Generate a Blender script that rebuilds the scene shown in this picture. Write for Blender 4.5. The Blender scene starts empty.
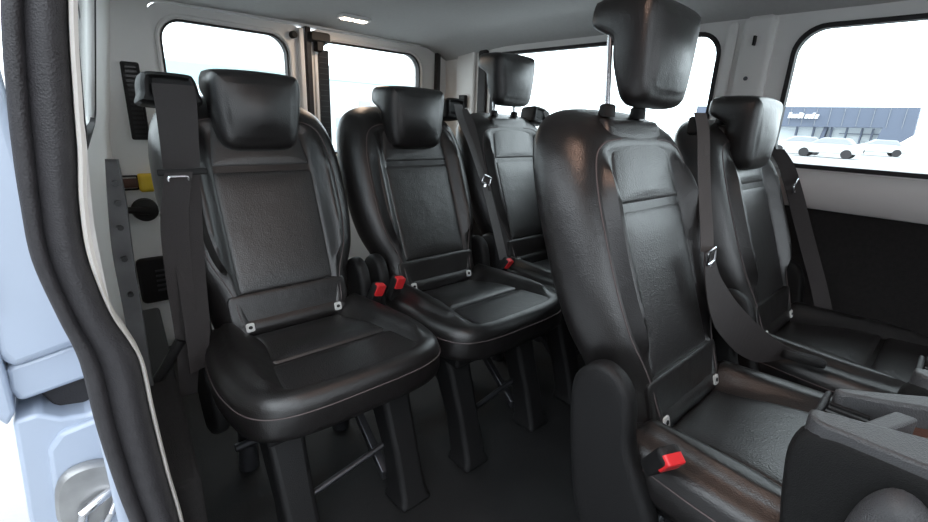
import bpy, bmesh, math, random
from mathutils import Vector, Matrix
random.seed(4)
COL = bpy.context.scene.collection

# ------------------------------------------------------------------ materials
MATS = {}
def mat(name, col, rough=.5, metal=0, bump=0, bscale=200, var=0, vscale=8, spec=.5, coat=0, emit=None, es=0, crease=0):
    if name in MATS: return MATS[name]
    m = bpy.data.materials.new(name); m.use_nodes = True
    nt = m.node_tree; b = nt.nodes['Principled BSDF']
    b.inputs['Base Color'].default_value = (*col, 1)
    b.inputs['Roughness'].default_value = rough
    b.inputs['Metallic'].default_value = metal
    b.inputs['Specular IOR Level'].default_value = spec
    b.inputs['Coat Weight'].default_value = coat
    if emit:
        b.inputs['Emission Color'].default_value = (*emit, 1); b.inputs['Emission Strength'].default_value = es
    tc = nt.nodes.new('ShaderNodeTexCoord')
    if var:
        n = nt.nodes.new('ShaderNodeTexNoise'); n.inputs['Scale'].default_value = vscale; n.inputs['Detail'].default_value = 5
        nt.links.new(tc.outputs['Object'], n.inputs['Vector'])
        r = nt.nodes.new('ShaderNodeValToRGB')
        r.color_ramp.elements[0].position = .3; r.color_ramp.elements[1].position = .7
        r.color_ramp.elements[0].color = (*[c*(1-var) for c in col], 1)
        r.color_ramp.elements[1].color = (*[min(1, c*(1+var)) for c in col], 1)
        nt.links.new(n.outputs['Fac'], r.inputs['Fac']); nt.links.new(r.outputs['Color'], b.inputs['Base Color'])
    last = None
    if bump:
        v = nt.nodes.new('ShaderNodeTexVoronoi'); v.inputs['Scale'].default_value = bscale
        nt.links.new(tc.outputs['Object'], v.inputs['Vector'])
        bp = nt.nodes.new('ShaderNodeBump'); bp.inputs['Strength'].default_value = bump; bp.inputs['Distance'].default_value = .002
        nt.links.new(v.outputs['Distance'], bp.inputs['Height']); last = bp
    if crease:
        n2 = nt.nodes.new('ShaderNodeTexNoise'); n2.inputs['Scale'].default_value = 14; n2.inputs['Detail'].default_value = 3
        nt.links.new(tc.outputs['Object'], n2.inputs['Vector'])
        b2 = nt.nodes.new('ShaderNodeBump'); b2.inputs['Strength'].default_value = crease; b2.inputs['Distance'].default_value = .01
        nt.links.new(n2.outputs['Fac'], b2.inputs['Height'])
        if last: nt.links.new(last.outputs['Normal'], b2.inputs['Normal'])
        last = b2
    if last: nt.links.new(last.outputs['Normal'], b.inputs['Normal'])
    MATS[name] = m; return m

LEATHER = mat('black_leather', (.012, .0105, .0105), .33, bump=.22, bscale=420, crease=.25, spec=.8)
PANEL = mat('black_leather_panel', (.015, .0135, .0138), .36, bump=.30, bscale=300, crease=.2, spec=1.0)
STITCH = mat('grey_stitching', (.11, .085, .085), .6)
PLASTIC = mat('black_plastic', (.011, .0105, .011), .55, bump=.25, bscale=500, spec=.35)
HARD = mat('dark_grey_hard_plastic', (.010, .010, .010), .75, bump=.35, bscale=600, spec=.25)
RIMGREY = mat('worn_grey_plastic', (.062, .062, .065), .42, bump=.4, bscale=500)
TRAYBROWN = mat('brown_tray_plastic', (.10, .045, .03), .45, bump=.2, bscale=400)
WEB = mat('black_webbing', (.040, .034, .034), .75, bump=.6, bscale=700)
WEBGREY = mat('greyish_webbing', (.10, .095, .095), .6, bump=.6, bscale=700)
METAL = mat('dark_steel', (.10, .10, .11), .4, metal=.8)
CHROME = mat('bright_steel', (.62, .62, .64), .22, metal=1)
RED = mat('red_button', (.75, .03, .035), .35)
TAG = mat('white_tag', (.7, .7, .68), .5)
PAINT = mat('white_body_paint', (.50, .52, .55), .28, coat=.4, var=.02, vscale=3)
PAINTIN = mat('grey_white_interior_paint', (.84, .83, .815), .4, var=.03, vscale=4)
SILL = mat('pale_sill_plastic', (.72, .69, .68), .42, bump=.15, bscale=500)
HEAD = mat('grey_headliner', (.52, .515, .51), .9, bump=.5, bscale=900, var=.03, vscale=60)
CARPET = mat('black_side_carpet', (.012, .010, .010), .95, bump=.8, bscale=800, var=.25, vscale=90)
FLOOR = mat('dark_vinyl_floor', (.009, .0085, .009), .7, bump=.4, bscale=500, var=.25, vscale=10)
RUBBER = mat('black_rubber', (.020, .018, .020), .62, bump=.3, bscale=400, var=.2, vscale=60)
FRIT = mat('black_frit', (.012, .012, .013), .3)
STRIPG = mat('grey_galvanised_strip', (.12, .12, .125), .4, metal=.3, var=.2, vscale=20)
YELLOW = mat('yellow_plastic', (.80, .55, .04), .4)
DOORP = mat('shaded_white_door_paint', (.36, .41, .50), .3, coat=.4, var=.02, vscale=3)  # white paint with the dim blue of open shade put into its colour
CREAM = mat('cream_flange', (.62, .58, .54), .45)
ASPH = mat('pale_concrete', (.30, .30, .30), .9, bump=.5, bscale=60, var=.2, vscale=.7)
ASPHD = mat('dark_shade_wall', (.06, .06, .065), .9, bump=.5, bscale=40, var=.2, vscale=2)  # surface of the added light-blocking wall
BGREY = mat('blue_grey_cladding', (.10, .118, .165), .6, var=.05, vscale=.3)
BWHITE = mat('white_lettering', (.85, .85, .85), .5)
BGLASS = mat('pale_shop_glass', (.62, .66, .68), .25)
TEAL = mat('pale_teal_cladding', (.36, .50, .50), .6)
PALE = mat('pale_render', (.62, .66, .66), .7)
PBLUE = mat('pale_blue_panel', (.36, .46, .60), .5)
CARW = mat('pale_car_paint', (.6, .6, .6), .3)
CARD = mat('grey_car_glass', (.30, .31, .33), .2)
LAMPM = mat('lit_lamp_lens', (.9, .85, .8), .4, emit=(1, .80, .62), es=14)
LATCHM = mat('zinc_latch', (.33, .33, .33), .4, metal=.6, var=.15, vscale=20)

def glassmat():
    m = bpy.data.materials.new('window_glass'); m.use_nodes = True; nt = m.node_tree; nt.nodes.clear()
    o = nt.nodes.new('ShaderNodeOutputMaterial'); mix = nt.nodes.new('ShaderNodeMixShader')
    t = nt.nodes.new('ShaderNodeBsdfTransparent'); t.inputs['Color'].default_value = (.93, .96, .955, 1)
    g = nt.nodes.new('ShaderNodeBsdfGlossy'); g.inputs['Roughness'].default_value = .02
    f = nt.nodes.new('ShaderNodeFresnel'); f.inputs['IOR'].default_value = 1.10
    nt.links.new(f.outputs[0], mix.inputs[0]); nt.links.new(t.outputs[0], mix.inputs[1]); nt.links.new(g.outputs[0], mix.inputs[2])
    nt.links.new(mix.outputs[0], o.inputs[0]); return m
GLASS = glassmat()

# ------------------------------------------------------------------ helpers
def link(o, parent=None):
    COL.objects.link(o)
    if parent: o.parent = parent
    return o
def mesh_obj(name, bm, m, parent=None, smooth=True, bevel=0, angle=40):
    bmesh.ops.remove_doubles(bm, verts=bm.verts, dist=1e-6)
    bmesh.ops.recalc_face_normals(bm, faces=bm.faces)
    me = bpy.data.meshes.new(name); bm.to_mesh(me); bm.free()
    me.materials.append(m)
    for p in me.polygons: p.use_smooth = smooth
    if smooth: 
        try: me.set_sharp_from_angle(angle=math.radians(angle))
        except Exception: pass
    o = bpy.data.objects.new(name, me); link(o, parent)
    if bevel:
        md = o.modifiers.new('bevel', 'BEVEL'); md.width = bevel; md.segments = 3; md.limit_method = 'ANGLE'
    return o
def root(name, label, cat, loc, rz=0, group=None):
    o = bpy.data.objects.new(name, None); o.empty_display_size = .05; COL.objects.link(o)
    o.location = loc; o.rotation_euler = (0, 0, rz); tag(o, label, cat, group); return o
def tag(o, label, cat, group=None):
    o['label'] = label; o['category'] = cat
    if group: o['group'] = group
    return o
def struct(o, label=None):
    o['kind'] = 'structure'
    if label: o['label'] = label
    return o
def box(bm, x0, x1, y0, y1, z0, z1, fn=None):
    vs = []
    for z in (z0, z1):
        for x, y in ((x0, y0), (x1, y0), (x1, y1), (x0, y1)):
            p = Vector((x, y, z)); vs.append(bm.verts.new(fn(p) if fn else p))
    for f in ((0, 3, 2, 1), (4, 5, 6, 7), (0, 1, 5, 4), (1, 2, 6, 5), (2, 3, 7, 6), (3, 0, 4, 7)):
        bm.faces.new([vs[i] for i in f])
def boxobj(name, dims, m, parent=None, bevel=.004, fn=None):
    bm = bmesh.new(); box(bm, *dims, fn=fn); return mesh_obj(name, bm, m, parent, True, bevel)
def tube(bm, pts, r, n=8, caps=True):
    pts = [Vector(p) for p in pts]; rings = []; up = None
    for i, p in enumerate(pts):
        d = (pts[min(i+1, len(pts)-1)] - pts[max(i-1, 0)]).normalized()
        if up is None: up = d.orthogonal().normalized()
        up = (up - d*up.dot(d)); up = up.normalized() if up.length > 1e-6 else d.orthogonal().normalized()
        s = d.cross(up); rr = r[i] if isinstance(r, (list, tuple)) else r
        rings.append([bm.verts.new(p + (up*math.cos(2*math.pi*k/n) + s*math.sin(2*math.pi*k/n))*rr) for k in range(n)])
    for a, b in zip(rings, rings[1:]):
        for k in range(n): bm.faces.new((a[k], a[(k+1) % n], b[(k+1) % n], b[k]))
    if caps: bm.faces.new(rings[0][::-1]); bm.faces.new(rings[-1])
def crom(P, n, closed=False):
    P = [Vector(p) for p in P]; out = []; N = len(P); segs = N if closed else N-1
    per = max(2, n//segs)
    for i in range(segs):
        if closed: a, b, c, d = P[i-1], P[i], P[(i+1) % N], P[(i+2) % N]
        else: a, b, c, d = P[max(i-1, 0)], P[i], P[i+1], P[min(i+2, N-1)]
        for k in range(per):
            t = k/per
            out.append(.5*((2*b) + (c-a)*t + (2*a-5*b+4*c-d)*t*t + (3*b-a-3*c+d)*t**3))
    if not closed: out.append(P[-1])
    return out
def resample(P, n):
    L = [0]; N = len(P)
    for i in range(N): L.append(L[-1] + (P[(i+1) % N]-P[i]).length)
    out = []; j = 0
    for k in range(n):
        s = L[-1]*k/n
        while L[j+1] < s: j += 1
        t = (s-L[j])/max(L[j+1]-L[j], 1e-9); out.append(P[j].lerp(P[(j+1) % N], t))
    return out
def rrect(x0, x1, y0, y1, r, n=6):
    if not isinstance(r, (list, tuple)): r = [r]*4
    P = []
    for (cx, cy, a0, q) in ((x1-r[0], y0+r[0], -90, r[0]), (x1-r[1], y1-r[1], 0, r[1]), (x0+r[2], y1-r[2], 90, r[2]), (x0+r[3], y0+r[3], 180, r[3])):
        for k in range(n+1):
            a = math.radians(a0 + 90*k/n); P.append(Vector((cx+q*math.cos(a), cy+q*math.sin(a))))
    return P
def inset(P, d):
    N = len(P); out = []
    for i in range(N):
        t = (P[(i+1) % N]-P[i-1]); t = t.normalized() if t.length > 1e-9 else Vector((1, 0))
        out.append(P[i] + Vector((-t.y, t.x))*d)
    return out
def smooth01(a, b, x):
    t = min(1, max(0, (x-a)/(b-a))); return t*t*(3-2*t)
def pillow(bm, out, rings, mp, ff=None, fb=None, nin=10):
    """closed cushion: out = CCW outline in (a,b); rings = [(inset,height)] from back to front"""
    area = sum(out[i-1].x*out[i].y-out[i].x*out[i-1].y for i in range(len(out)))
    if area < 0: out = out[::-1]
    N = len(out); R = []
    c = sum(out, Vector((0, 0)))/N
    def cap(base, h, fn):
        res = []
        for k in range(1, nin):
            s = 1-k/nin; w = smooth01(0, 2.5/nin*1.0, k/nin)
            res.append([(c+(p-c)*s, h + (fn(*(c+(p-c)*s))*w if fn else 0)) for p in base])
        return res, h + (fn(*c) if fn else 0)
    b0 = inset(out, rings[0][0]); back, hb = cap(b0, rings[0][1], fb)
    b1 = inset(out, rings[-1][0]); front, hf = cap(b1, rings[-1][1], ff)
    seq = back[::-1] + [[(p, h) for p in inset(out, d)] for d, h in rings] + front
    V = [[bm.verts.new(mp(p.x, p.y, h)) for p, h in r] for r in seq]
    for A, B in zip(V, V[1:]):
        for k in range(N): bm.faces.new((A[k], A[(k+1) % N], B[(k+1) % N], B[k]))
    vb = bm.verts.new(mp(c.x, c.y, hb)); vf = bm.verts.new(mp(c.x, c.y, hf))
    for k in range(N):
        bm.faces.new((vb, V[0][(k+1) % N], V[0][k])); bm.faces.new((vf, V[-1][k], V[-1][(k+1) % N]))
def ribbon(bm, P, W, t=.0015, n=None):
    """flat webbing: P centres, W half-width vectors"""
    if n:
        P = crom(P, n); Wc = crom(W, n); W = Wc
    P = [Vector(p) for p in P]; W = [Vector(w) for w in W]; R = []
    for i, (p, w) in enumerate(zip(P, W)):
        d = (P[min(i+1, len(P)-1)]-P[max(i-1, 0)]).normalized(); nn = d.cross(w).normalized()*t
        R.append([bm.verts.new(q) for q in (p-w-nn, p+w-nn, p+w+nn, p-w+nn)])
    for A, B in zip(R, R[1:]):
        for k in range(4): bm.faces.new((A[k], A[(k+1) % 4], B[(k+1) % 4], B[k]))
    bm.faces.new(R[0][::-1]); bm.faces.new(R[-1])
def plate(name, outer, holes, thick, mp, m, parent=None):
    """flat plate with holes; mp(a,b,t) maps plate coords to the world"""
    cu = bpy.data.curves.new(name+'_c', 'CURVE'); cu.dimensions = '2D'; cu.fill_mode = 'BOTH'; cu.extrude = .5
    for loop in [outer]+holes:
        sp = cu.splines.new('POLY'); sp.points.add(len(loop)-1)
        for i, p in enumerate(loop): sp.points[i].co = (p[0], p[1], 0, 1)
        sp.use_cyclic_u = True
    o = bpy.data.objects.new(name+'_c', cu); COL.objects.link(o)
    dg = bpy.context.evaluated_depsgraph_get(); me = bpy.data.meshes.new_from_object(o.evaluated_get(dg))
    bm = bmesh.new(); bm.from_mesh(me)
    for v in bm.verts: v.co = mp(v.co.x, v.co.y, (v.co.z+.5)*thick)
    bpy.data.objects.remove(o); bpy.data.curves.remove(cu); bpy.data.meshes.remove(me)
    bmesh.ops.remove_doubles(bm, verts=bm.verts, dist=1e-5)
    r = mesh_obj(name, bm, m, parent, False); return r
def R4(x0, x1, y0, y1, r, n=8): return [(p.x, p.y) for p in rrect(x0, x1, y0, y1, r, n)]

# ------------------------------------------------------------------ camera
CX, CZ, YAW, PIT, ROLL, FPX = -.1745, 1.0587, .7468, .2991, .0451, 457.5
cy, sy, cp, sp_ = math.cos(YAW), math.sin(YAW), math.cos(PIT), math.sin(PIT)
F = Vector((sy*cp, cy*cp, -sp_)); Rv = Vector((cy, -sy, 0)); U = Rv.cross(F)
R2 = math.cos(ROLL)*Rv + math.sin(ROLL)*U; U2 = -math.sin(ROLL)*Rv + math.cos(ROLL)*U
cam = bpy.data.cameras.new('camera'); cam.sensor_width = 36; cam.lens = FPX/928*36; cam.clip_start = .02; cam.clip_end = 500
co = bpy.data.objects.new('camera', cam); COL.objects.link(co)
M = Matrix.Identity(4)
for i in range(3): M[i][0] = R2[i]; M[i][1] = U2[i]; M[i][2] = -F[i]
M[0][3], M[1][3], M[2][3] = CX, 0, CZ
co.matrix_world = M; bpy.context.scene.camera = co

# ================================================================== VAN SHELL
XF = 1.736                                                   # inner plane of the far side wall
YR = 2.30                                                    # rear doors
# floor
struct(boxobj('floor', (-.16, 1.83, -1.3, 2.36, -.05, 0), FLOOR, bevel=0))
bm = bmesh.new()
for k in range(7): box(bm, .2+k*.22, .212+k*.22, -1.2, 2.25, 0, .002)
# ceiling with curved edges
def zc(x, y):
    e = abs(x-.87)/.95; e2 = smooth01(.72, 1.0, e)
    r = smooth01(1.75, 2.32, y)
    return 1.505 - .015*e*e - .075*e2 - .045*r
bm = bmesh.new(); nx, ny = 40, 50; g = []
for i in range(nx+1):
    x = -.085 + (1.80+.085)*i/nx; col = []
    for j in range(ny+1):
        y = -1.3 + 3.63*j/ny; col.append(bm.verts.new((x, y, zc(x, y))))
    g.append(col)
for i in range(nx):
    for j in range(ny): bm.faces.new((g[i][j], g[i][j+1], g[i+1][j+1], g[i+1][j]))
ceil = mesh_obj('ceiling', bm, HEAD); md = ceil.modifiers.new('s', 'SOLIDIFY'); md.thickness = -.03; md.offset = -1
struct(ceil)

# far side wall
def mpR(a, b, t):                                            # a = y, b = z
    return Vector((XF + .03*(1.17-b)*.5 + t, a, b))
hB = R4(.735, 1.905, .90, 1.405, .085); hA = R4(-.52, .505, .955, 1.395, .085)
struct(plate('wall_right', R4(-1.3, 2.32, .0, 1.50, .001, 1), [hB, hA], .06, mpR, PAINTIN))
def ring(a0, a1, b0, b1, r, w):
    return R4(a0, a1, b0, b1, r), R4(a0+w, a1-w, b0+w, b1-w, max(r-w*.6, .01))
def window(name, a0, a1, b0, b1, r, mp, w=.016, depth=.02):
    o, h = ring(a0-.004, a1+.004, b0-.004, b1+.004, r, w)
    fr = plate(name, o, [h], .03, lambda a, b, t: mp(a, b, t+depth-.03), RUBBER); struct(fr)
    gl = plate('glass', R4(a0, a1, b0, b1, r), [], .004, lambda a, b, t: mp(a, b, t+depth+.012), GLASS, fr)
    return fr
wA = window('window_1', -.52, .505, .955, 1.395, .085, mpR, .014, .025)
wB = window('window_2', .735, 1.905, .90, 1.405, .085, mpR, .014, .025)
# pillar covers on the far wall, rear corner band, sill, carpeted lower panel
def pill(name, y0, y1, z0, z1, t, m, r=.02):
    bm = bmesh.new()
    pillow(bm, resample(rrect(y0, y1, z0, z1, r), 80), [(0, 0), (0, t*.6), (t*.3, t*.9), (t*.8, t)], lambda a, b, h: mpR(a, b, -h), nin=3)
    return mesh_obj(name, bm, m)
struct(pill('trim_1', .565, .665, .86, 1.44, .022, PAINTIN))
struct(pill('trim_2', .685, .722, .86, 1.43, .012, PAINTIN, .012))
struct(pill('trim_3', 1.935, 2.005, .84, 1.43, .015, RUBBER, .012))
struct(pill('trim_4', 2.03, 2.18, .84, 1.44, .018, PAINTIN))
# window ledge: profile swept along y
bm = bmesh.new(); prof = [(1.746, .950), (1.728, .940), (1.706, .912), (1.702, .890), (1.708, .850), (1.726, .825), (1.748, .822)]
A = [bm.verts.new((x, -1.3, z)) for x, z in prof]; B = [bm.verts.new((x, 2.3, z)) for x, z in prof]
for i in range(len(prof)-1): bm.faces.new((A[i], A[i+1], B[i+1], B[i]))
bm.faces.new(A); bm.faces.new(B[::-1]); bm.faces.new((A[-1], A[0], B[0], B[-1]))
struct(mesh_obj('sill_trim', bm, SILL)).name = 'trim_5'
struct(boxobj('trim_6', (1.736, 1.752, -1.3, 2.28, .02, .822), CARPET, bevel=.01))
# small fixings on the far B pillar
def disc(name, c, ax, r, h, m, parent=None, n=20):
    bm = bmesh.new(); c = Vector(c); ax = Vector(ax).normalized()
    tube(bm, [c, c+ax*h*.8, c+ax*h], [r, r, r*.8], n); return mesh_obj(name, bm, m, parent)
tag(boxobj('slot_cover', (1.695, 1.716, .615, .622, 1.345, 1.375), PLASTIC, bevel=.001), 'tiny black vertical slot clip high on the pale pillar between side windows', 'clip')
tag(disc('screw_cap', (1.716, .625, 1.24), (-1, 0, 0), .007, .006, METAL), 'small round screw cap on the pale pillar below the slot clip', 'screw cap')

# rear wall: D pillars + header + two doors
def mpY(a, b, t): return Vector((a, YR+t, b))
struct(plate('wall_rear', R4(-.16, 1.84, 0, 1.50, .001, 1), [R4(.222, 1.668, .06, 1.452, .05)], .06, mpY, PAINTIN))
h1 = R4(.262, .772, .86, 1.395, .085); h2 = R4(.925, 1.545, .86, 1.40, .085)
def mpD(a, b, t): return Vector((a, YR+.012+t, b))
d1 = struct(plate('door_1', R4(.226, .852, .064, 1.448, .05), [h1], .05, mpD, PAINTIN))
d2 = struct(plate('door_2', R4(.886, 1.664, .064, 1.448, .05), [h2], .05, mpD, PAINTIN))
w3 = window('window_3', .262, .772, .86, 1.395, .085, mpD, .008, .03)
w4 = window('window_4', .925, 1.545, .86, 1.40, .085, mpD, .008, .03)
# raised beads framing the rear windows
def bead(name, a0, a1, b0, b1, r, m, parent, rad=.008, off=0):
    bm = bmesh.new(); P = rrect(a0, a1, b0, b1, r, 8); P = [mpD(p.x, p.y, -.001-off) for p in P]
    tube(bm, P+[P[0]], rad, 8, False); return mesh_obj(name, bm, m, parent)
bead('window_bead', .247, .787, .845, 1.41, .095, PAINTIN, d1); bead('window_bead', .908, 1.562, .845, 1.415, .095, PAINTIN, d2)
# dark dotted band with heater lines on the second rear window
gb = boxobj('frit_band', (.930, .988, YR+.028, YR+.034, .87, 1.36), FRIT, w4, .001)
bm = bmesh.new()
for k in range(18): box(bm, .937, .981, YR+.026, YR+.028, .885+k*.026, .887+k*.026)
mesh_obj('heater_line', bm, RIMGREY, gb, False)
struct(boxobj('trim_7', (.855, .883, YR-.012, YR+.05, .06, 1.45), RUBBER, bevel=.006))
struct(boxobj('trim_8', (1.655, 1.68, YR-.018, YR+.05, .06, 1.44), RUBBER, bevel=.006))
struct(boxobj('trim_9', (.822, .846, YR-.014, YR+.02, .06, 1.44), PAINTIN, bevel=.006))
lt = root('door_latch', 'black latch bracket at the top of the gap between the rear doors', 'latch', (.92, 2.3, 1.40))
bm = bmesh.new()
pillow(bm, resample(rrect(-.05, .05, -.012, .03, .01), 40), [(0, -.012), (0, .03), (.004, .04)], lambda a, b, h: Vector((a, -h, b)), nin=3)
mesh_obj('bracket', bm, PLASTIC, lt)
bm = bmesh.new()
pillow(bm, resample(rrect(-.018, .02, -.055, .0, .008), 40), [(0, -.012), (0, .02), (.004, .028)], lambda a, b, h: Vector((a, -h, b)), nin=3)
mesh_obj('catch', bm, PLASTIC, lt)
tag(disc('door_stop', (.80, 2.312, 1.405), (0, -1, 0), .016, .03, PLASTIC), 'round black rubber buffer above the left rear window corner, beside the latch', 'buffer')

# near side wall, seen nearly edge on: plan curve, with a window
PL = [(-.125, .77), (-.118, .86), (-.085, 1.2), (-.043, 1.55), (.002, 1.88), (.035, 2.05), (.084, 2.32)]
def xl(y):
    for (x0, y0), (x1, y1) in zip(PL, PL[1:]):
        if y <= y1: return x0+(x1-x0)*(y-y0)/(y1-y0)
    return PL[-1][0]
def wallL(z, y):
    bulge = .035*smooth01(1.05, .88, z) - .02*smooth01(1.15, 1.45, z)*0
    return xl(y) - bulge*.3 + .15*((max(z, .98)-1.19) if z > 1.19 else (max(z, .98)-1.19)*smooth01(.7, 1.3, y))
bm = bmesh.new(); ys = [.77+.031*i for i in range(51)]; zs = [1.5*i/60 for i in range(61)]
gv = [[bm.verts.new((wallL(z, y), y, z)) for z in zs] for y in ys]
for i in range(len(ys)-1):
    for j in range(len(zs)-1):
        ym, zm = ys[i]+.015, zs[j]+.0125
        if .86 < ym < 1.80 and 1.01 < zm < 1.40: continue
        bm.faces.new((gv[i][j], gv[i+1][j], gv[i+1][j+1], gv[i][j+1]))
wl = mesh_obj('wall_left', bm, PAINTIN); md = wl.modifiers.new('s', 'SOLIDIFY'); md.thickness = .022; md.offset = 1 
struct(wl)
def mpL(a, b, t): return Vector((wallL(b, a)-.02-t, a, b))
fr = plate('window_5', R4(.83, 1.83, .99, 1.42, .05), [R4(.85, 1.81, 1.005, 1.405, .05)], .012, lambda a, b, t: Vector((wallL(b, a)+.003-t, a, b)), RUBBER); struct(fr)
plate('glass', R4(.84, 1.82, 1.0, 1.41, .05), [], .004, lambda a, b, t: Vector((wallL(b, a)-.02-t, a, b)), GLASS, fr)
# galvanised strip and dark carpet below the window
bm = bmesh.new()
P = [(-.066, 1.2, .95), (-.070, 1.2, .86), (-.076, 1.2, .75), (-.077, 1.2, .62), (-.080, 1.2, .45), (-.082, 1.2, .2)]
ribbon(bm, [Vector(p) for p in P], [Vector((w, -.006, 0)) for w in (.009, .015, .017, .016, .016, .016)], .004, 40)
st = struct(mesh_obj('trim_10', bm, STRIPG))
bm = bmesh.new()
for t in (.12, .2, .3, .42, .55):
    c = crom([Vector(p) for p in P], 100)[int(t*100)]; tube(bm, [c+Vector((.0, -.012, 0)), c+Vector((0, -.001, 0))], .006, 10)
mesh_obj('punched_hole', bm, FRIT, st)
bm = bmesh.new(); box(bm, -.13, -.035, .80, 1.72, .0, .42, lambda p: Vector((p.x + (xl(p.y)+.10)*.9, p.y, p.z)))
struct(mesh_obj('trim_11', bm, CARPET, None, True, .012))
# rear left corner panel facing forward with fittings
def mpC(a, b, t): return Vector((a, 2.288-t, b))
struct(plate('trim_12', R4(.02, .225, .05, 1.44, .015), [], .008, mpC, PAINTIN))
v = root('air_vent', 'tall black slatted air vent on the white rear corner panel', 'vent', (.138, 2.28, .926))
def sk(p): return Vector((p.x, p.y, p.z))
plate('vent_frame', R4(-.030, .030, 0, .29, .008), [R4(-.018, .020, .014, .276, .004)], .008, lambda a, b, t: sk(Vector((a, -t, b))), PLASTIC, v)
bm = bmesh.new(); box(bm, -.02, .022, -.001, 0, .01, .28, sk); mesh_obj('vent_backing', bm, FRIT, v, False)
for k in range(15): 
    bm = bmesh.new(); box(bm, -.018, .020, -.006, -.001, .020+k*.0172, .028+k*.0172, sk); mesh_obj('slat', bm, PLASTIC, v, False)
y_ = root('strap_clip', 'bright yellow plastic buckle in a thin frame on the white corner panel', 'buckle', (.103, 2.28, .757))
bm = bmesh.new(); pillow(bm, resample(rrect(.0, .083, -.036, .036, .01), 48), [(0, 0), (0, .03), (.004, .038), (.01, .042)], lambda a, b, h: Vector((a, -h, b)), nin=3)
mesh_obj('yellow_body', bm, YELLOW, y_)
bm = bmesh.new(); P = [Vector((p.x, -.012, p.y)) for p in rrect(-.055, .0, -.025, .028, .006)]; tube(bm, P+[P[0]], .004, 8, False)
mesh_obj('wire_frame', bm, PLASTIC, y_)
bm = bmesh.new(); box(bm, -.09, .0, -.02, 0, -.018, .018); mesh_obj('tan_block', bm, TRAYBROWN, y_, True, .004)
k_ = root('turn_knob', 'round black knob with a lever on the corner panel below the yellow buckle', 'knob', (.112, 2.28, .645))
bm = bmesh.new(); tube(bm, [(0, 0, 0), (0, -.03, 0), (0, -.045, 0)], [.048, .045, .02], 28); mesh_obj('knob_body', bm, PLASTIC, k_)
bm = bmesh.new(); tube(bm, [(.01, -.04, 0), (-.07, -.045, .01)], [.018, .012], 12); tube(bm, [(-.07, -.05, -.012), (-.07, -.05, .03)], .008, 10); mesh_obj('lever', bm, PLASTIC, k_)
c_ = root('vent_cover', 'square black slotted cover low on the white corner panel beside the left seat', 'cover', (.12, 2.28, .238))
bm = bmesh.new(); pillow(bm, resample(rrect(-.072, .075, 0, .20, .02), 60), [(0, 0), (0, .016), (.006, .022)], lambda a, b, h: Vector((a, -h, b)), nin=3)
mesh_obj('cover_plate', bm, PLASTIC, c_)
for k in range(5):
    bm = bmesh.new(); box(bm, -.01, .06, -.027, -.02, .05+k*.022, .058+k*.022); mesh_obj('slot_rib', bm, METAL, c_, False)
# far rear pillar: black anchor block
tag(boxobj('anchor_cover', (1.690, 1.717, 2.075, 2.125, 1.125, 1.195), PLASTIC, bevel=.005), 'small black square anchor cover on the pale pillar above the middle rear seat belt', 'cover')
bm = bmesh.new()
for k in range(4): box(bm, 1.60, 1.612, YR-.006, YR, 1.15+k*.07, 1.165+k*.07)
# front bulkhead with windscreen opening (behind the camera)
struct(plate('wall_front', R4(-.16, 1.84, 0, 1.50, .001, 1), [R4(.05, 1.65, .85, 1.42, .1)], .05, lambda a, b, t: Vector((a, -1.3-t, b)), PAINTIN))

mpF = lambda a, b, t: Vector((-.10-t, a, b))
struct(plate('wall_left_front', R4(-1.3, -.34, 0, 1.5, .001, 1), [R4(-1.2, -.5, .9, 1.38, .08)], .05, mpF, PAINTIN))
# door opening: rubber weather seal down the rear edge, flange, jamb
SL = [(1.52, -.100, -.045), (1.36, -.138, -.088), (1.17, -.177, -.121), (1.06, -.192, -.134), (1.0, -.198, -.140), (.94, -.202, -.148), (.87, -.204, -.151), (.79, -.193, -.141), (.74, -.184, -.126), (.70, -.181, -.117), (.616, -.180, -.115), (.50, -.173, -.110), (.395, -.164, -.103), (.2, -.158, -.098), (0, -.155, -.096)]
def seal_at(z):
    for (z0, a0, b0), (z1, a1, b1) in zip(SL, SL[1:]):
        if z >= z1: t = (z0-z)/(z0-z1); t = max(0, t); return a0+(a1-a0)*t, b0+(b1-b0)*t
    return SL[-1][1:]
cz_ = crom([Vector((a, b, z)) for z, a, b in SL], 90)
secs = [(0, .03), (0, .004), (.04, -.006), (.14, -.014), (.26, -.012), (.33, -.003), (.40, -.010), (.55, -.020), (.72, -.021), (.86, -.014), (.96, -.004), (1, .006), (1, .03)]
bm = bmesh.new(); RR = []
for v3 in cz_:
    RR.append([bm.verts.new((v3.x+(v3.y-v3.x)*s, .75+d, v3.z)) for s, d in secs])
for A, B in zip(RR, RR[1:]):
    for k in range(len(secs)-1): bm.faces.new((A[k], A[k+1], B[k+1], B[k]))
    bm.faces.new((A[-1], A[0], B[0], B[-1]))
struct(mesh_obj('trim_13', bm, RUBBER, angle=80))
bm = bmesh.new(); RR = []
for v3 in cz_:
    w = .005 + .0035*smooth01(.77, .88, v3.z)
    RR.append([bm.verts.new((v3.y+a, b, v3.z)) for a, b in ((.0005, .785), (.0005, .742), (w*.5, .738), (w, .742), (w, .785))])
for A, B in zip(RR, RR[1:]):
    for k in range(4): bm.faces.new((A[k], A[k+1], B[k+1], B[k]))
    bm.faces.new((A[-1], A[0], B[0], B[-1]))
struct(mesh_obj('trim_14', bm, CREAM))
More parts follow.
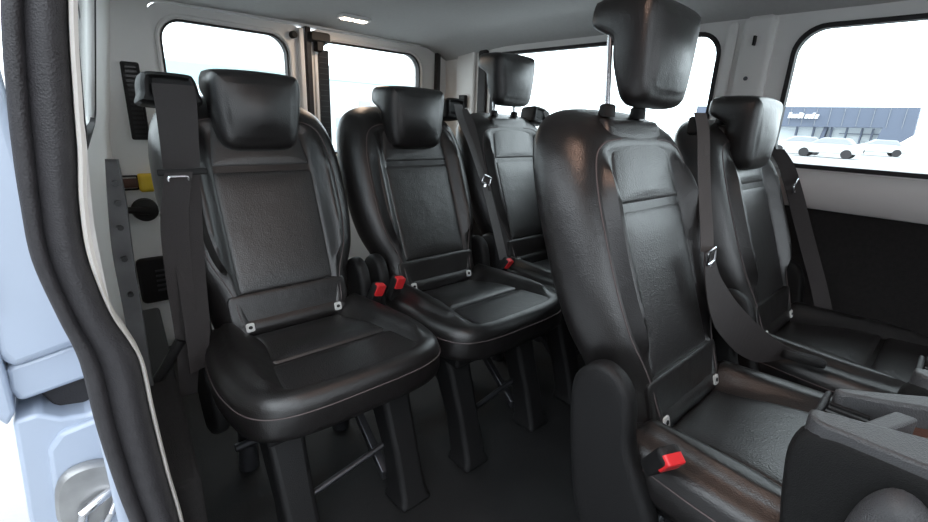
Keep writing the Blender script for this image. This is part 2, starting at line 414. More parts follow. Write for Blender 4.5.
# outer body side behind the seal
bm = bmesh.new(); RR = []
for v3 in cz_:
    RR.append([bm.verts.new(p) for p in ((v3.y, .781, v3.z), (v3.x+.004, .781, v3.z), (v3.x-.004, .80, v3.z), (v3.x+.01, 2.3, v3.z), (v3.x+.03, 2.3, v3.z), (v3.y-.03, .83, v3.z))])
for A, B in zip(RR, RR[1:]):
    for k in range(6): bm.faces.new((A[k], A[(k+1) % 6], B[(k+1) % 6], B[k]))
body = mesh_obj('body_side', bm, PAINT); bpy.data.objects.remove(body)

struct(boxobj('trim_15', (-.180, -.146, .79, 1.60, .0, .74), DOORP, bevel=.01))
# ================================================================== SLIDING DOOR (slid back, outside)
sd = root('sliding_door', 'white painted edge of the opened sliding door left of the black seal', 'door', (-.26, .90, .40))
def doorpiece(name, pts, y0, y1, m, bev=.012):
    bm = bmesh.new(); A = [bm.verts.new((x, y0, z)) for x, z in pts]; B = [bm.verts.new((x, y1, z)) for x, z in pts]
    n = len(pts); bm.faces.new(A); bm.faces.new(B[::-1])
    for k in range(n): bm.faces.new((A[k], B[k], B[(k+1) % n], A[(k+1) % n]))
    return mesh_obj(name, bm, m, sd, True, bev)
L = lambda P: [(x+.26, z-.40) for x, z in P]
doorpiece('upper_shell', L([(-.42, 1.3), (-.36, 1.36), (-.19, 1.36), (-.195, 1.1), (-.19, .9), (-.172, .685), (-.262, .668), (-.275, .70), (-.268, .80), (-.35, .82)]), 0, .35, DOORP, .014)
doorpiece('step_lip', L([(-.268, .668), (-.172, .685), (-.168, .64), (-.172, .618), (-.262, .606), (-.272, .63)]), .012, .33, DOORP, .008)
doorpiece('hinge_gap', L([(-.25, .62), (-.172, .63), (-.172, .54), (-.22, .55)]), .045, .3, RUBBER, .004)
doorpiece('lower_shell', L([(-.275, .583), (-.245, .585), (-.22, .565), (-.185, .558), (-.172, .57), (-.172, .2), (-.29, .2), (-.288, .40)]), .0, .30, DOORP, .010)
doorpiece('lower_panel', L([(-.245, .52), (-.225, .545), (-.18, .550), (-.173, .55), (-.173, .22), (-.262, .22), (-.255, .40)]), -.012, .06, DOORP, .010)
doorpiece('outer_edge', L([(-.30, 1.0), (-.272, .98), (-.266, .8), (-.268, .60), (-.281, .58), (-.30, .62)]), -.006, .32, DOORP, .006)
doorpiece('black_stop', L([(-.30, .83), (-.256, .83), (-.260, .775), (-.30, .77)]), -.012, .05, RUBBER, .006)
bm = bmesh.new(); pillow(bm, resample(crom([Vector(p) for p in [(-.035, -.06), (.05, -.06), (.055, .02), (.02, .048), (-.02, .046), (-.04, .01)]], 60, True), 60), [(0, 0), (0, .012), (.005, .018)], lambda a, b, h: Vector((a+.05, -.014-h, b+.03)), nin=4)
lp = mesh_obj('latch_plate', bm, LATCHM, sd)
bm = bmesh.new(); tube(bm, [(.035, -.04, -.02), (.04, -.05, .01), (.065, -.045, .02), (.08, -.035, .02)], .008, 10); tube(bm, [(.06, -.034, -.05), (.075, -.05, -.01), (.085, -.035, .0)], .006, 10)
mesh_obj('latch_claw', bm, CHROME, lp)

# ================================================================== SEATS
def rec(x, z, h): return Vector((x, (z-.9)*.392 - h, z))      # recline plane, h forward
half = [(.0, .425), (.12, .425), (.185, .435), (.205, .50), (.215, .57), (.245, .64), (.258, .69), (.267, .76), (.268, .86), (.263, .94), (.246, 1.010), (.215, 1.055), (.165, 1.082), (.10, 1.092), (0, 1.094)]
outB = [Vector(p) for p in half] + [Vector((-x, z)) for x, z in half[-2:0:-1]]
OUTB = resample(crom(outB, 280, True), 150)
def seat_back():
    bm = bmesh.new()
    rings = [(.06, -.122), (.03, -.120), (.012, -.112), (.003, -.100), (0, -.085), (.001, -.070), (.006, -.050), (.015, -.030), (.028, -.012), (.042, -.002), (.055, .004), (.066, .006)]
    def ff(x, z):
        b = .030*smooth01(.140, .180, abs(x))*(1-smooth01(.195, .24, abs(x)))
        t = -.008*(1-smooth01(.135, .155, abs(x)))
        low = smooth01(.47, .62, z)
        return (b*(1-.65*smooth01(.92, 1.04, z))*low + t)*(1-smooth01(1.02, 1.07, z))
    pillow(bm, OUTB, rings, rec, ff, lambda x, z: 0, 30)
    return bm
def back_panel(z0, z1, w0, w1, t):
    bm = bmesh.new(); n = 16; P = []
    o = [Vector((p.x, p.y)) for p in rrect(-1, 1, 0, 1, .06, 4)]
    o = resample([Vector((p.x*(w0+(w1-w0)*p.y), z0+(z1-z0)*p.y)) for p in o], 90)
    pillow(bm, o, [(0, -.02), (0, -.009), (.002, -.004), (.006, -.0008), (.013, .001)], rec, lambda x, z: t*(1-(x/.14)**2)*.6, None, 12)
    return bm
def pipe_path(sx):
    pts = [(.095, 1.083), (.15, 1.066), (.192, 1.03), (.212, .98), (.220, .92), (.222, .84), (.220, .76), (.210, .69), (.190, .63), (.172, .57), (.168, .50)]
    return [rec(sx*x, z, .0055+.0185*smooth01(1.0, .9, z)*0) for x, z in pts]
def surf_h(x, z):
    # height of the bolster surface near the seam
    d = .27
    return .008
def headrest():
    bm = bmesh.new()
    hp = [(.0, .0), (.060, .001), (.090, .008), (.107, .030), (.117, .08), (.123, .14), (.124, .180), (.118, .201), (.100, .212), (0, .216)]
    o = [Vector(p) for p in hp] + [Vector((-x, z)) for x, z in hp[-2:0:-1]]
    o = resample(crom(o, 240, True), 100)
    # back half deepens towards the top (stem block)
    def mp(x, z, h):
        if h < 0: h = h*(.55 + .35*smooth01(0, .11, z) + .95*smooth01(.125, .165, z))
        return Vector((x, -h, z))
    rings = [(.030, -.062), (.016, -.061), (.006, -.056), (.001, -.045), (0, -.025), (.0005, -.008), (.003, .008), (.007, .016), (.014, .022), (.024, .026)]
    pillow(bm, o, rings, mp, lambda x, z: .020*(1-min(1, abs(x)/.125)**2)**2*(1-min(1, abs(z-.108)/.11)**2)**2, None, 16)
    return bm
cu_half = [(0, -.580), (.10, -.579), (.175, -.570), (.230, -.545), (.260, -.50), (.273, -.43), (.275, -.36), (.268, -.28), (.256, -.20), (.245, -.13), (.20, -.105), (0, -.10)]
outC = [Vector(p) for p in cu_half] + [Vector((-x, y)) for x, y in cu_half[-2:0:-1]]
OUTC = resample(crom(outC, 260, True), 140)
def cz_fn(x, y):
    w = .135+.05*smooth01(-.2, -.55, y)
    b = .020*smooth01(w-.005, w+.035, abs(x))*smooth01(-.56, -.45, y)
    t = -.012*(1-smooth01(w-.02, w, abs(x)))
    dip = -.030*smooth01(-.35, -.13, y)*(1-smooth01(w, w+.05, abs(x)))
    return b+t+dip
def cushion():
    bm = bmesh.new()
    rings = [(.04, .385), (.02, .388), (.006, .396), (0, .412), (0, .445), (.002, .466), (.007, .480), (.015, .490), (.026, .496), (.038, .498)]
    pillow(bm, OUTC, rings, lambda x, y, h: Vector((x, y, h)), cz_fn, None, 26)
    return bm
def seat_panel(y0, y1):
    bm = bmesh.new()
    o = []
    for p in resample(rrect(-1, 1, 0, 1, .05, 4), 100):
        y = y0+(y1-y0)*p.y; w = .133+.05*smooth01(-.2, -.55, y); o.append(Vector((p.x*w, y)))
    PR = [(0, .445), (.002, .466), (.007, .480), (.015, .490), (.026, .496), (.038, .498), (9, .498)]
    def zt(x, y):
        d = min((Vector((x, y))-q).length for q in OUTC)
        for (d0, h0), (d1, h1) in zip(PR, PR[1:]):
            if d <= d1: h = h0+(h1-h0)*(d-d0)/(d1-d0); break
        return h - .014 - .030*smooth01(-.35, -.13, y)
    fo = [q for q in OUTC if q.y < -.5]
    for p in o:
        lim = min(fo, key=lambda q: abs(q.x-p.x)).y + .010
        if p.y < lim: p.y = lim
    pillow(bm, o, [(0, -.02), (0, 0), (.002, .005), (.007, .009), (.014, .011)], lambda x, y, h: Vector((x, y, zt(x, y)+h)), lambda x, y: .003*(1-(x/.2)**2), None, 12)
    return bm
def flap():
    # little upright leather flap between cushion and backrest that carries the anchor tags
    bm = bmesh.new()
    P = resample(rrect(-.172, .172, .0, .115, .015, 4), 80)
    pillow(bm, P, [(0, -.02), (0, 0), (.003, .004), (.008, .006)], lambda x, z, h: Vector((x, -.166+z*.29-h*.5, .46+z)), None, None, 6)
    return bm
def belt_guide():
    bm = bmesh.new()
    o = resample(crom([Vector(p) for p in [(-.062, 0), (.062, 0), (.066, .035), (.058, .068), (.04, .078), (-.045, .078), (-.062, .062), (-.066, .03)]], 80, True), 64)
    pillow(bm, o, [(.004, -.07), (0, -.06), (0, .0), (.003, .012), (.010, .018)], lambda x, z, h: Vector((x, -h, z)), lambda x, z: -.012*(1-smooth01(.018, .03, abs(z-.045)))*(1-smooth01(.035, .048, abs(x))), None, 12)
    return bm
def side_cover():
    bm = bmesh.new()
    o = resample(crom([Vector(p) for p in [(-.03, .56), (-.045, .61), (-.085, .64), (-.13, .625), (-.155, .58), (-.168, .50), (-.20, .43), (-.235, .36), (-.22, .27), (-.13, .23), (-.075, .30), (-.045, .43)]], 160, True), 90)
    pillow(bm, o, [(.010, -.018), (.003, -.014), (0, -.006), (0, .010), (.004, .018), (.012, .022)], lambda y, z, h: Vector((h, y, z)), None, None, 8)
    return bm
def buckle():
    bm = bmesh.new()
    pillow(bm, resample(rrect(-.02, .02, -.035, .05, .01), 40), [(.003, -.014), (0, -.010), (0, .010), (.003, .014)], lambda a, b, h: Vector((a, h, b)), None, None, 3)
    return bm
def buckle_btn():
    bm = bmesh.new()
    pillow(bm, resample(rrect(-.017, .017, .012, .052, .005), 40), [(0, 0), (0, .0165), (.002, .0185)], lambda a, b, h: Vector((a, -h, b)), None, None, 3)
    return bm
def slatbox(dims, bev): 
    bm = bmesh.new(); box(bm, *dims); return bm

PROTO = {}
def part(key, name, builder, m, parent, loc=(0, 0, 0), rot=(0, 0, 0), scale=None, bevel=0, label=None):
    if key in PROTO:
        o = PROTO[key].copy(); o.name = name; COL.objects.link(o)
    else:
        o = mesh_obj(name, builder(), m, None, True, bevel); PROTO[key] = o
    o.parent = parent; o.location = loc; o.rotation_euler = rot
    if scale: o.scale = scale
    else: o.scale = (1, 1, 1)
    if label: o['label'] = label
    return o
def leg_bm():
    bm = bmesh.new()
    st = [(.40, -.36, .050, .055), (.30, -.41, .044, .050), (.15, -.47, .040, .042), (.03, -.505, .042, .045), (.0, -.51, .055, .055)]
    prev = None
    for z, y, wx, wy in st:
        r = [bm.verts.new(p) for p in ((-wx, y-wy, z), (wx, y-wy, z), (wx, y+wy, z), (-wx, y+wy, z))]
        if prev:
            for k in range(4): bm.faces.new((prev[k], prev[(k+1) % 4], r[(k+1) % 4], r[k]))
        else: bm.faces.new(r)
        prev = r
    bm.faces.new(prev[::-1]); return bm
def rear_leg_bm():
    bm = bmesh.new(); tube(bm, [(0, -.16, .39), (0, -.12, .2), (0, -.10, .0)], [.028, .024, .03], 10); return bm
def rail_bm():
    bm = bmesh.new(); tube(bm, [(-.15, -.44, .10), (.15, -.44, .16)], .009, 10); return bm
def rear_rail_bm():
    bm = bmesh.new(); tube(bm, [(-.20, -.15, .12), (.20, -.15, .12)], .012, 10); return bm
def brace_bm():
    bm = bmesh.new(); box(bm, -.012, .012, -.46, -.14, .0, .03, lambda p: Vector((p.x, p.y, p.z+.05+.26*(p.y+.46)/.32))); return bm
def pan_bm():
    bm = bmesh.new(); box(bm, -.215, .215, -.50, -.12, .345, .386); return bm

def stitch_bm():
    bm = bmesh.new()
    # follow the bolster edge: offset outline
    ins = inset(OUTB, .058)
    for sx in (-1, 1):
        P = [p for p in ins if p.x*sx > .06 and p.y > .50]
        P.sort(key=lambda p: -p.y)
        # order along the curve
        idx = [i for i, p in enumerate(ins) if p.x*sx > .07 and p.y > .50]
        idx.sort(); run = [ins[i] for i in idx]
        tube(bm, [rec(p.x, p.y, .0050) for p in run], .0016, 6)
    return bm
def cush_stitch_bm():
    bm = bmesh.new()
    for d, h in ((.0, .4560),):
        ins = inset(OUTC, d); run = [p for p in ins if p.y < -.17]
        # rotate so the run is contiguous
        i0 = next(i for i in range(len(ins)) if ins[i].y < -.17 and ins[i-1].y >= -.17)
        seq = [ins[(i0+k) % len(ins)] for k in range(len(ins))]; seq = [p for p in seq if p.y < -.17]
        tube(bm, [Vector((p.x, p.y, h)) for p in seq], .0014, 6)
    return bm

def post_bm(h0, h1):
    def f():
        bm = bmesh.new(); tube(bm, [(0, 0, h0), (0, 0, h1)], .0062, 12); return bm
    return f
def sleeve_bm():
    bm = bmesh.new(); tube(bm, [(0, 0, -.01), (0, 0, .012), (0, 0, .016)], [.018, .017, .012], 16); return bm
def tag_bm():
    bm = bmesh.new(); pillow(bm, resample(rrect(-.009, .009, -.011, .011, .004), 28), [(0, 0), (0, .003), (.001, .004)], lambda a, b, h: Vector((a, -h, b)), None, None, 3); return bm
def tagdot_bm():
    bm = bmesh.new(); tube(bm, [(0, -.003, 0), (0, -.005, 0)], .0045, 10); return bm
def tongue(parent, loc, rot):
    t = part('tongue', 'latch_plate', tongue_bm, CHROME, parent, loc, rot); return t
def tongue_bm():
    bm = bmesh.new(); P = [Vector((p.x, 0, p.y)) for p in rrect(-.022, .022, -.022, .01, .006)]; tube(bm, P+[P[0]], .0035, 8, False)
    tube(bm, [(0, 0, -.022), (0, 0, -.035)], .006, 8); return bm

def make_seat(label, loc, raised=0, guide=None, rz=0, tags=True, covers=(-1, 1), buckles=(), hx=0):
    s = root('passenger_seat', label, 'seat', loc, rz, 'black leather passenger seats')
    part('back', 'backrest', seat_back, LEATHER, s)
    part('bp1', 'backrest_panel', lambda: back_panel(.570, .895, .140, .144, .006), PANEL, s)
    part('bp2', 'shoulder_panel', lambda: back_panel(.903, 1.074, .144, .112, .006), PANEL, s)
    part('stitch', 'backrest_stitching', stitch_bm, STITCH, s)
    part('cush', 'seat_cushion', cushion, LEATHER, s)
    part('sp1', 'seat_panel', lambda: seat_panel(-.395, -.165), PANEL, s)
    part('sp2', 'front_seat_panel', lambda: seat_panel(-.575, -.405), PANEL, s)
    part('cst', 'cushion_stitching', cush_stitch_bm, STITCH, s)
    part('flap', 'lower_back_flap', flap, LEATHER, s)
    if tags:
        for x in (-.130, .130):
            t = part('tag', 'anchor_tag', tag_bm, TAG, s, (x, -.1660, .490), (-.28, 0, 0), (1.25, 1, 1.1))
            part('dot', 'tag_symbol', tagdot_bm, PLASTIC, t)
    hz = .948+raised
    hr = part('head', 'headrest', headrest, LEATHER, s, (hx, .012+raised*.25, hz), (0, 0, 0))
    for x in (-.066, .066):
        p = part(('post', raised), 'headrest_post', post_bm(.0, .02+raised), CHROME if raised else METAL, s, (x, .098, 1.085), (-.10, 0, 0))
        part('sleeve', 'post_sleeve', sleeve_bm, PLASTIC, s, (x, .098, 1.088))
    part('pan', 'seat_pan', pan_bm, PLASTIC, s, bevel=.01)
    for x in (-.155, .155):
        part('leg', 'leg', leg_bm, PLASTIC, s, (x, 0, 0), bevel=.014)
        part('rleg', 'rear_leg', rear_leg_bm, METAL, s, (x, 0, 0))
        part('brace', 'brace', brace_bm, METAL, s, (x*.72, 0, 0), bevel=.003)
    part('rail', 'cross_bar', rail_bm, METAL, s); part('rrail', 'rear_cross_bar', rear_rail_bm, METAL, s)
    for c in covers:
        part('cover', 'side_cover', side_cover, PLASTIC, s, (c*(.238 if loc[1] > 1 else .262), 0, -.03 if loc[1] > 1 else 0), (0, 0, 0), (c, 1, 1))
    for b in buckles:
        bk = part('bk', 'buckle', buckle, PLASTIC, s, b[0], b[1])
        part('bkb', 'release_button', buckle_btn, RED, bk, label='red release button')
    return s
def belt(seat, P, W, m=WEB, n=40, name='seat_belt'):
    bm = bmesh.new(); ribbon(bm, [Vector(p) for p in P], [Vector(w) for w in W], .0012, n); return mesh_obj(name, bm, m, seat, True)

Y3, Y2 = 1.391, .463
s1 = make_seat('nearest rear row seat, by the yellow buckle, brownish leather cushion in full view', (.304, Y3, 0), 0, buckles=[((.240, -.20, .505), (.25, .25, .1))])
s2 = make_seat('middle rear row seat with lowered headrest, belt falling from its right shoulder', (.855, Y3, 0), 0, buckles=[((-.238, -.205, .515), (.25, .2, .1)), ((.262, -.22, .50), (.5, .2, .2))])
s3 = make_seat('farthest rear row seat with raised headrest on thin steel posts', (1.410, Y3, 0), .175)
s4 = make_seat('large foreground seat with headrest raised high on steel posts', (.808, Y2, 0), .152, hx=.045, buckles=[((-.283, -.222, .514), (.6, -.1, -.5))])
s5 = make_seat('seat under the right side window with lowered headrest, beside the foreground seat', (1.458, Y2, 0), .0)

# belts and shoulder guides
part('guide', 'belt_guide', belt_guide, PLASTIC, s1, (-.205, .035, 1.062), (-.1, 0, 0))
belt(s1, [(-.200, .012, 1.112), (-.203, -.004, 1.06), (-.212, -.032, .98), (-.222, -.062, .90), (-.236, -.105, .79), (-.250, -.155, .66), (-.262, -.205, .54), (-.275, -.225, .44)], [(.047, 0, 0), (.046, 0, 0), (.043, .0, 0), (.042, .01, 0), (.038, .01, 0), (.034, .015, 0), (.03, .015, 0), (.022, .01, 0)])
belt(s1, [(-.228, -.070, .915), (-.262, -.12, .80), (-.278, -.165, .66), (-.285, -.20, .52), (-.300, -.19, .36)], [(.030, 0, 0), (.030, 0, 0), (.028, 0, 0), (.026, 0, 0), (.02, 0, 0)], name='lap_belt')
tb = part('tbar', 'tongue_holder', lambda: slatbox((-.055, .055, -.006, .006, -.008, .008), 0), PLASTIC, s1, (-.222, -.070, .905), bevel=.003)
tongue(s1, (-.235, -.082, .885), (0, 0, 0))
bm = bmesh.new(); tube(bm, [(-.30, -.20, .52), (-.34, -.19, .45), (-.37, -.17, .40)], .012, 10); mesh_obj('belt_stalk', bm, PLASTIC, s1)
part('guide', 'belt_guide', belt_guide, PLASTIC, s2, (.222, .055, 1.060), (-.1, 0, 0), (.75, 1, 1))
belt(s2, [(.215, .028, 1.115), (.220, .010, 1.06), (.245, -.022, .98), (.266, -.060, .88), (.278, -.10, .78), (.284, -.14, .68), (.284, -.18, .59), (.284, -.205, .53)], [(.022, 0, 0)]*8, WEBGREY)
belt(s2, [(.235, .020, 1.10), (.255, -.01, 1.04), (.275, -.055, .89), (.284, -.095, .79)], [(.012, -.01, 0)]*4, WEBGREY, name='outer_belt')
tongue(s2, (.280, -.090, .838), (0, .35, 0))
part('guide', 'belt_guide', belt_guide, PLASTIC, s3, (.225, .085, 1.055), (-.1, .15, 0), (.8, 1, 1))
belt(s3, [(.235, .050, 1.115), (.245, .030, 1.05), (.252, .0, .95), (.255, -.05, .8), (.258, -.12, .62)], [(.02, 0, 0)]*5)
part('guide', 'belt_guide', belt_guide, PLASTIC, s4, (.270, .030, 1.050), (-.1, .1, 0), (.2, .4, .55))
belt(s4, [(.250, .032, 1.10), (.238, .012, 1.06), (.212, -.015, .98), (.180, -.045, .90), (.150, -.072, .84), (.125, -.092, .79)], [(.009, -.011, 0)]*6, WEBGREY)
belt(s4, [(.125, -.094, .795), (.118, -.118, .73), (.135, -.142, .67), (.185, -.160, .62), (.250, -.190, .565), (.30, -.23, .53), (.335, -.27, .522)], [(.024, .0, 0), (.034, 0, .01), (.034, 0, .03), (.02, 0, .042), (.012, -.01, .04), (.012, -.02, .028), (.02, -.03, .012)], WEB, name='lap_belt')
tongue(s4, (.120, -.104, .79), (0, -.15, 0))
bm = bmesh.new(); pillow(bm, resample(rrect(-.028, .028, -.05, .05, .02), 40), [(.003, -.01), (0, -.006), (0, .006), (.003, .01)], lambda a, b, h: Vector((a, b, h)), None, None, 3)
o = mesh_obj('belt_end_cover', bm, PLASTIC, s4); o.location = (.345, -.285, .528); o.rotation_euler = (.15, .2, .6)
part('guide', 'belt_guide', belt_guide, PLASTIC, s5, (.205, .045, .975), (-.1, .1, 0), (.45, 1, .6))
belt(s5, [(.215, .010, 1.01), (.222, -.029, .96), (.228, -.068, .88), (.230, -.124, .753), (.230, -.196, .595), (.230, -.235, .502)], [(.012, -.022, 0)]*6)
tongue(s5, (.222, -.070, .900), (0, -.6, 0))

# ================================================================== FOLDED SEATS in the right foreground
def folded(label, loc, low=.44):
    f = root('folded_seat', label, 'folded seat', loc, 0, 'folded seats with plastic backs')
    # shell: outline in side view (y,z), thickness along x ; rim plates and pocket
    o = resample(crom([Vector(p) for p in [(.060, .520), (.072, .60), (.078, .66), (.070, .690), (.045, .704), (.0, .707), (-.15, .705), (-.35, .702), (-.50, .70), (-.52, .62), (-.45, .575), (-.20, .565), (-.10, .558), (-.055, max(.545, low)), (-.01, low+.05), (.03, low), (.055, low+.01)]], 220, True), 130)
    bm = bmesh.new()
    pillow(bm, o, [(.010, .0), (.004, .003), (0, .010), (0, .030), (.002, .038)], lambda y, z, h: Vector((h, y, z)), None, None, 6)
    mesh_obj('near_shell_side', bm, HARD, f)
    bm = bmesh.new()
    pillow(bm, resample(rrect(-.50, .052, .03, .20, .02), 60), [(0, .575), (0, .668), (.004, .672)], lambda y, x, h: Vector((x, y, h)), None, None, 4)
    mesh_obj('backrest_core', bm, HARD, f)
    def rim(name, pts, z0=.66):
        bm = bmesh.new()
        lo = [bm.verts.new((x, y, z0)) for x, y in pts]; hi = [bm.verts.new((x, y, .716)) for x, y in pts]; n = len(pts)
        bm.faces.new(lo); bm.faces.new(hi[::-1])
        for k in range(n): bm.faces.new((lo[k], hi[k], hi[(k+1) % n], lo[(k+1) % n]))
        return mesh_obj(name, bm, RIMGREY, f, True, .005)
    rim('near_rim', [(.002, .048), (.006, .060), (.016, .068), (.034, .070), (.046, .040), (.054, .016), (.074, -.039), (.12, -.13), (.20, -.50), (.002, -.50)])
    rim('far_rim', [(.118, .060), (.128, .056), (.165, .012), (.206, -.032), (.255, -.085), (.262, -.50), (.232, -.50), (.222, -.15), (.163, -.036), (.130, .016), (.112, .050)])
    bm = bmesh.new(); box(bm, .056, .130, -.016, .008, .64, .711, lambda p: Vector((p.x, p.y-(p.x-.09)*.35, p.z))); mesh_obj('divider', bm, RIMGREY, f, True, .004)
    bm = bmesh.new(); box(bm, .06, .23, -.50, .004, .655, .684); mesh_obj('tray', bm, TRAYBROWN, f, True, .003)
    bm = bmesh.new(); box(bm, .03, .262, -.50, -.06, .58, .668); mesh_obj('tray_base', bm, HARD, f, True, .01)
    for k in range(3):
        bm = bmesh.new(); box(bm, .064+k*.021, .071+k*.021, .014, .058, .66, .704-.003*k); mesh_obj('slot_rib', bm, PLASTIC, f, True, .001)
    bm = bmesh.new(); box(bm, .03, .125, .060, .068, .60, .708); mesh_obj('end_wall', bm, PLASTIC, f, True, .004)
    bm = bmesh.new()
    pillow(bm, resample(rrect(-.52, -.13, .012, .20, .04), 60), [(.01, .42), (0, .43), (0, .54), (.01, .56)], lambda y, x, h: Vector((x, y, h)), None, None, 5)
    mesh_obj('seat_cushion', bm, LEATHER, f)
    for y in (-.20, -.45):
        bm = bmesh.new(); box(bm, .04, .17, y-.03, y+.03, 0, .43); mesh_obj('leg', bm, PLASTIC, f, True, .01)
    return f
f1 = folded('folded grey and black seatback with slotted brown tray, front right corner', (.492, 0, 0))
bm = bmesh.new()
pillow(bm, resample(crom([Vector(p) for p in [(-.085, .50), (-.02, .48), (.0, .54), (.003, .60), (-.006, .65), (-.026, .680), (-.052, .676), (-.075, .64), (-.09, .57)]], 100, True), 60), [(.01, 0), (0, .01), (0, .02), (.008, .034), (.02, .040)], lambda y, z, h: Vector((-h+.002, y, z)), None, None, 6)
mesh_obj('hinge_cover', bm, RIMGREY, f1)
f2 = folded('second folded seatback at the right picture edge behind the nearer one', (.765, -.080, .0), .54)

# ================================================================== LAMPS
lampz = zc(.99, 2.08)
cl = root('ceiling_lamp', 'small lit warm ceiling lamp above the rear windows', 'lamp', (.985, 2.06, lampz))
bm = bmesh.new(); pillow(bm, resample(rrect(-.075, .075, -.035, .035, .012), 50), [(0, -.006), (0, .004), (.004, .008)], lambda a, b, h: Vector((a, b, -h)), None, None, 3)
mesh_obj('lamp_housing', bm, PAINTIN, cl)
for sx in (-1, 1):
    bm = bmesh.new(); pillow(bm, resample(rrect(-.028, .028, -.02, .02, .01), 40), [(0, .004), (0, .009), (.003, .012)], lambda a, b, h: Vector((a+sx*.034, b, -h)), None, None, 3)
    mesh_obj('lens', bm, LAMPM, cl)
def area(name, loc, sz, e, col, rot=(0, 0, 0)):
    l = bpy.data.lights.new(name, 'AREA'); l.size = sz; l.energy = e; l.color = col
    o = bpy.data.objects.new(name, l); o.location = loc; o.rotation_euler = rot; COL.objects.link(o); return o
area('rear_lamp_light', (.985, 2.06, lampz-.02), .08, 1.2, (1, .75, .55))
fl = root('front_ceiling_lamp', 'warm ceiling lamp above the front of the passenger area', 'lamp', (.45, .25, zc(.45, .25)))
bm = bmesh.new(); pillow(bm, resample(rrect(-.08, .08, -.04, .04, .012), 50), [(0, -.006), (0, .004), (.004, .008)], lambda a, b, h: Vector((a, b, -h)), None, None, 3)
mesh_obj('lamp_housing', bm, PAINTIN, fl)
bm = bmesh.new(); pillow(bm, resample(rrect(-.06, .06, -.025, .025, .01), 40), [(0, .004), (0, .009), (.003, .012)], lambda a, b, h: Vector((a, b, -h)), None, None, 3)
mesh_obj('lens', bm, LAMPM, fl)
area('front_lamp_light', (.45, .25, zc(.45, .25)-.03), .1, 1.2, (1, .60, .45))

# ================================================================== OUTSIDE
GZ = -.55
bm = bmesh.new(); box(bm, -150, 200, -150, 200, GZ-.2, GZ); struct(mesh_obj('ground', bm, ASPH, None, False))
# showroom on the right, about 80 m off
K = 5.0
def ex(xr, yr, zr): return Vector((-.1745+(xr+.1745)*K, yr*K, 1.0587+(zr-1.0587)*K))
sh = root('showroom_building', 'blue grey showroom with white lettering and glass front seen through the side window', 'building', ex(16, 2.6, .74))
def local(o, pts):  return [p - o.location for p in pts]
def slab(name, yz, x0, x1, m, parent=sh):
    bm = bmesh.new(); A = [bm.verts.new(ex(x0, y, z)-parent.location) for y, z in yz]; B = [bm.verts.new(ex(x1, y, z)-parent.location) for y, z in yz]
    n = len(yz); bm.faces.new(A); bm.faces.new(B[::-1])
    for k in range(n): bm.faces.new((A[k], B[k], B[(k+1) % n], A[(k+1) % n]))
    return mesh_obj(name, bm, m, parent, False)
slab('fascia', [(6.5, 1.80), (1.28, 1.815), (1.25, 1.18), (1.62, .83), (1.95, .80), (1.86, 1.32), (6.5, 1.22)], 15.7, 16.0, BGREY)
slab('glass_front', [(6.5, 1.22), (1.9, 1.33), (1.95, .78), (6.5, .72)], 16.15, 16.3, BGLASS)
for y in (3.75, 3.35, 2.95, 2.62, 2.3, 2.08):
    slab('column', [(y, 1.30), (y-.03, 1.30), (y-.03, .74), (y, .74)], 15.95, 16.1, BGREY)
slab('wide_column', [(3.10, 1.30), (3.02, 1.30), (3.08, .74), (3.18, .74)], 15.9, 16.1, BGREY)
slab('transom', [(2.75, 1.15), (1.9, 1.17), (1.9, 1.15), (2.75, 1.13)], 16.0, 16.1, BGREY)
for k in range(9): slab('cladding_joint', [(3.9-k*.3, 1.79), (3.893-k*.3, 1.79), (3.893-k*.3, 1.32), (3.9-k*.3, 1.32)], 15.68, 15.7, CARD)
for k, (w, h) in enumerate([(.055, .15), (.06, .11), (.05, .11), (.06, .15), (.03, .13), (.06, .11), (.06, .11), (.05, .15), (.06, .11)]):
    y = 3.93-k*.078
    slab('letter', [(y, 1.50), (y-w, 1.50), (y-w-.02, 1.50+h), (y-.02, 1.50+h)], 15.6, 15.69, BWHITE)
def car(label, loc, rz, col):
    c = root('parked_car', label, 'car', loc, rz, 'pale cars parked before the showroom')
    bm = bmesh.new(); side = [(-2.1, .35), (-2.1, .85), (-1.7, 1.0), (-.9, 1.05), (1.1, 1.05), (2.0, .85), (2.15, .6), (2.1, .35)]
    A = [bm.verts.new((x, -.85, z)) for x, z in side]; B = [bm.verts.new((x, .85, z)) for x, z in side]
    bm.faces.new(A); bm.faces.new(B[::-1])
    for k in range(8): bm.faces.new((A[k], B[k], B[(k+1) % 8], A[(k+1) % 8]))
    mesh_obj('car_body', bm, col, c, True, .08)
    bm = bmesh.new(); side = [(-1.7, 1.0), (-1.2, 1.5), (.3, 1.52), (1.1, 1.04)]
    A = [bm.verts.new((x, -.72, z)) for x, z in side]; B = [bm.verts.new((x, .72, z)) for x, z in side]
    bm.faces.new(A); bm.faces.new(B[::-1])
    for k in range(4): bm.faces.new((A[k], B[k], B[(k+1) % 4], A[(k+1) % 4]))
    mesh_obj('cabin', bm, CARD, c, True, .08)
    for x in (-1.35, 1.35):
        for y in (-.8, .8):
            bm = bmesh.new(); tube(bm, [(x, y-.1, .34), (x, y+.1, .34)], .34, 20); mesh_obj('wheel', bm, RUBBER, c)
for k, (X, Y, lab) in enumerate([(50, 11.3, 'pale car parked before the showroom, left beside the seat headrest'), (46, 8.3, 'pale car parked before the showroom, second from the left'), (60, 7.0, 'pale car parked before the showroom, farthest to the right')]):
    car(lab, (X, Y, GZ), math.pi/2 if k % 2 else math.pi/2+.3, CARW)
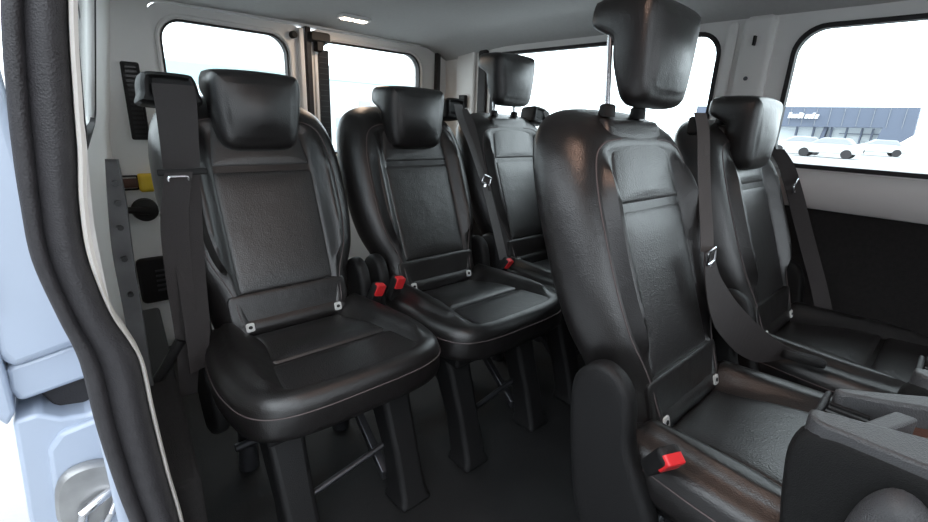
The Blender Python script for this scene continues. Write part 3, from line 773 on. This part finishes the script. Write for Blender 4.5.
nb = root('shade_wall', 'unseen dark wall added to shade the open side of the van', 'wall', (-4.2, 0, GZ))  # added out of view to keep side light off the foreground seat
boxobj('shade_wall_body', (-.3, 0, -9, 4, 0, 3.0), ASPHD, nb, .02); boxobj('shade_wall_top', (-.36, .06, -9.05, 4.05, 3.0, 3.12), RIMGREY, nb, .02)
# buildings behind the van
def bld(name, label, x0, x1, y0, y1, z1, bands, wins=()):
    b = root(name, label, 'building', ((x0+x1)/2, y0, GZ)); cx_ = (x0+x1)/2
    boxobj('wall', (x0-cx_, x1-cx_, 0, y1-y0, 0, z1-GZ), PALE, b, .02)
    for z0, z2, m in bands: boxobj('cladding_band', (x0-cx_-.02, x1-cx_+.02, -.04, 0, z0-GZ, z2-GZ), m, b, .01)
    for (a, c, w, h) in wins:
        fr = boxobj('window_frame', (a-cx_, a-cx_+w, -.06, 0, c-GZ, c-GZ+h), PALE, b, .01); boxobj('pane', (a-cx_+.08, a-cx_+w-.08, -.09, -.05, c-GZ+.08, c-GZ+h-.08), CARW if False else PBLUE, fr, .005)
    return b
bld('warehouse', 'pale teal clad warehouse seen through the left rear window', 2.2, 8.9, 20, 28, 2.7, [(1.9, 2.62, TEAL), (1.1, 1.45, PBLUE)])
bld('office_building', 'pale building with small windows seen through the right rear window', 9.4, 17, 20.5, 28, 3.1, [(2.5, 2.56, TEAL)], [(10.2, .4, .8, .6), (11.4, .9, .8, .9), (12.6, .4, .8, .6), (13.2, 1.7, .7, .6), (10.3, -.2, .7, .5), (11.5, .1, .6, .5), (14.3, 1.6, .8, .8), (15.3, .6, .8, .8)])

# ================================================================== LIGHT
w = bpy.data.worlds.new('world'); bpy.context.scene.world = w; w.use_nodes = True
bg = w.node_tree.nodes['Background']; bg.inputs['Color'].default_value = (.86, .935, 1, 1); bg.inputs['Strength'].default_value = 4.9
sc = bpy.context.scene
sc.view_settings.view_transform = 'Standard'; sc.view_settings.look = 'None'; sc.view_settings.exposure = 0; sc.view_settings.gamma = 1; sc.view_settings.use_curve_mapping = False
